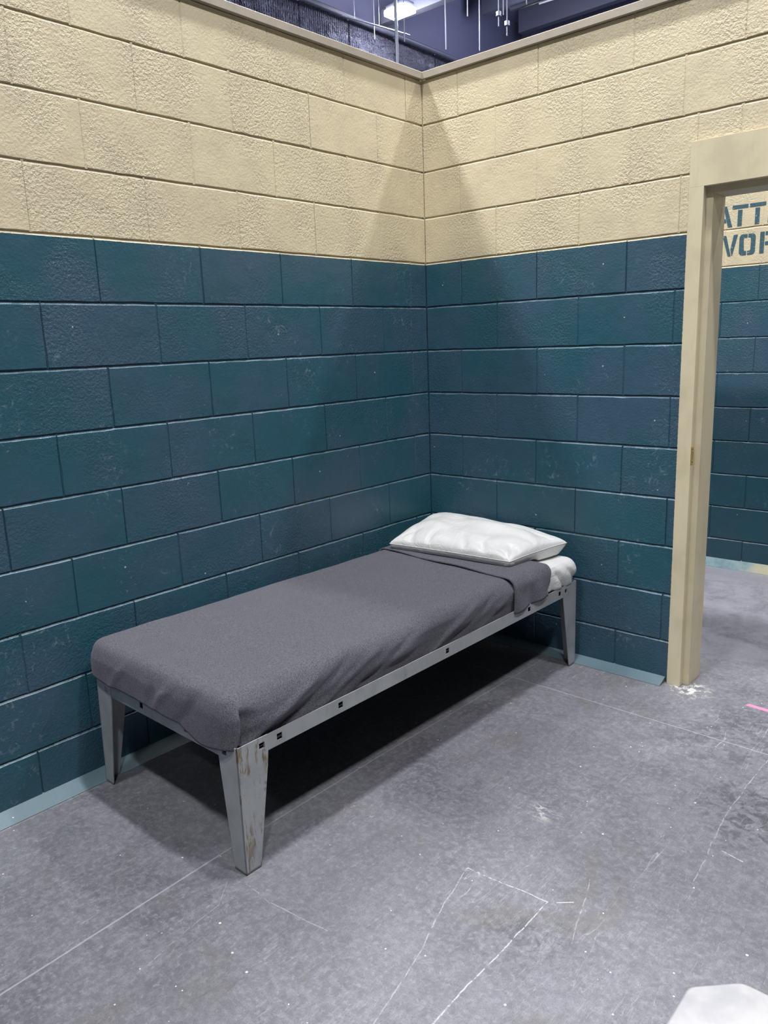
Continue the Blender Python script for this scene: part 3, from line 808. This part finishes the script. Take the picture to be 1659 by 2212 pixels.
one(MB().tube((-6.9, 8.05, 6.05), (-6.9, 8.05, 8.5), .03), 'drop_pipe', M_GALV, 'pale upright pipe dropping beside the bright lamp', 'pipe')
one(MB().tube((-7.06, 6.9, 6.55), (-7.06, 8.6, 6.67), .013), 'conduit', M_GALV, 'short pale conduit below and left of the bright lamp', 'pipe')
one(MB().tube((-8.2, 8.6, 7.78), (3.0, 12.2, 7.78), .035), 'sprinkler_pipe', M_DGREY, 'thin dark pipe crossing the roof right of the bright lamp', 'pipe')
one(MB().tube((-6.0, 10.2, 7.2), (6.0, 10.2, 7.2), .05), 'roof_pipe', M_DGREY, 'dark pipe running level across the roof, furthest back', 'pipe')
for xa, ya, xb, yb, zz, lab in ((-5.5, 7.5, 2.0, 9.2, 7.2, 'thin pale pipe sloping away at the right of the long rods'), (-6.5, 12.0, 5.0, 12.9, 7.9, 'thin pipe close under the roof, right of the lamp and behind the rods')):
    one(MB().tube((xa, ya, zz), (xb, yb, zz), .02, 8), 'roof_pipe', M_GALV, lab, 'pipe')
for k, yy in enumerate((10.0, 11.6, 13.0)):
    one(MB().box((-7.6, yy, 7.9), (8, yy+.16, 8.35)), 'roof_beam', M_DGREY, 'dark beam crossing the hall roof', 'beam', 'dark beams under the hall roof')
cdt = bpy.data.objects['conduit']; MB().tube((-7.06, 7.2, 6.57), (-7.06, 7.2, 8.5), .006, 6).build('hanger', M_GALV, cdt); MB().tube((-7.06, 7.8, 6.62), (-7.06, 7.8, 8.5), .006, 6).build('hanger', M_GALV, cdt)
rods = [(-5.83, 8.0, 6.00, 'longest pale hanging rod, first to the right of the lamp'), (-5.18, 8.0, 5.82, 'pale hanging rod, lowest tip, right of the longest one'),
        (-5.40, 8.0, 6.36, 'short hanging rod between the two long ones'), (-4.83, 8.0, 6.07, 'hanging rod at the left of the close bunch'),
        (-4.745, 8.0, 6.2, 'hanging rod in the middle of the close bunch'), (-4.68, 8.0, 5.90, 'hanging rod at the right of the close bunch'),
        (-4.34, 8.0, 6.23, 'short hanging rod alone right of the close bunch'), (-6.685, 8.0, 6.33, 'hanging rod directly under the bright lamp'),
        (-7.70, 8.4, 6.72, 'hanging rod between the lamp and the corrugated wall')]
for x, y, z, lab in rods:
    mb = MB(); mb.tube((x, y, z), (x, y, 8.5), .009, 8); o = one(mb, 'hanging_rod', M_GALV, lab, 'rod', 'threaded rods hanging from the hall roof')
    if lab.startswith('hanging rod at'): MB().tube((x, y, z+.02+.12), (x, y, z+.20), .04, 10).build('clamp', M_GALV, o)
def lamp():
    x, y, z = -7.02, 8.30, 6.93
    r = tag(empty('high_bay_lamp', (x, y, z)), 'glaring white rectangular high bay lamp under the hall roof', 'lamp')
    MB().box((-.21, -.13, .06), (.21, .13, .14)).build('housing', M_DGREY, r, bevel=.01)
    MB().box((-.23, -.15, -.03), (.23, .15, .06)).build('lens', EM, r, bevel=.01)
    MB().tube((-.15, 0, .14), (-.15, 0, 1.57), .008, 6).build('hanger', M_GALV, r)
    MB().tube((.15, 0, .14), (.15, 0, 1.57), .008, 6).build('hanger', M_GALV, r)
EM = bpy.data.materials.new('lamp_lens'); EM.use_nodes = True
EM.node_tree.nodes['Principled BSDF'].inputs['Emission Color'].default_value = (*LAMP_COLOR, 1)
EM.node_tree.nodes['Principled BSDF'].inputs['Emission Strength'].default_value = 150
lamp()
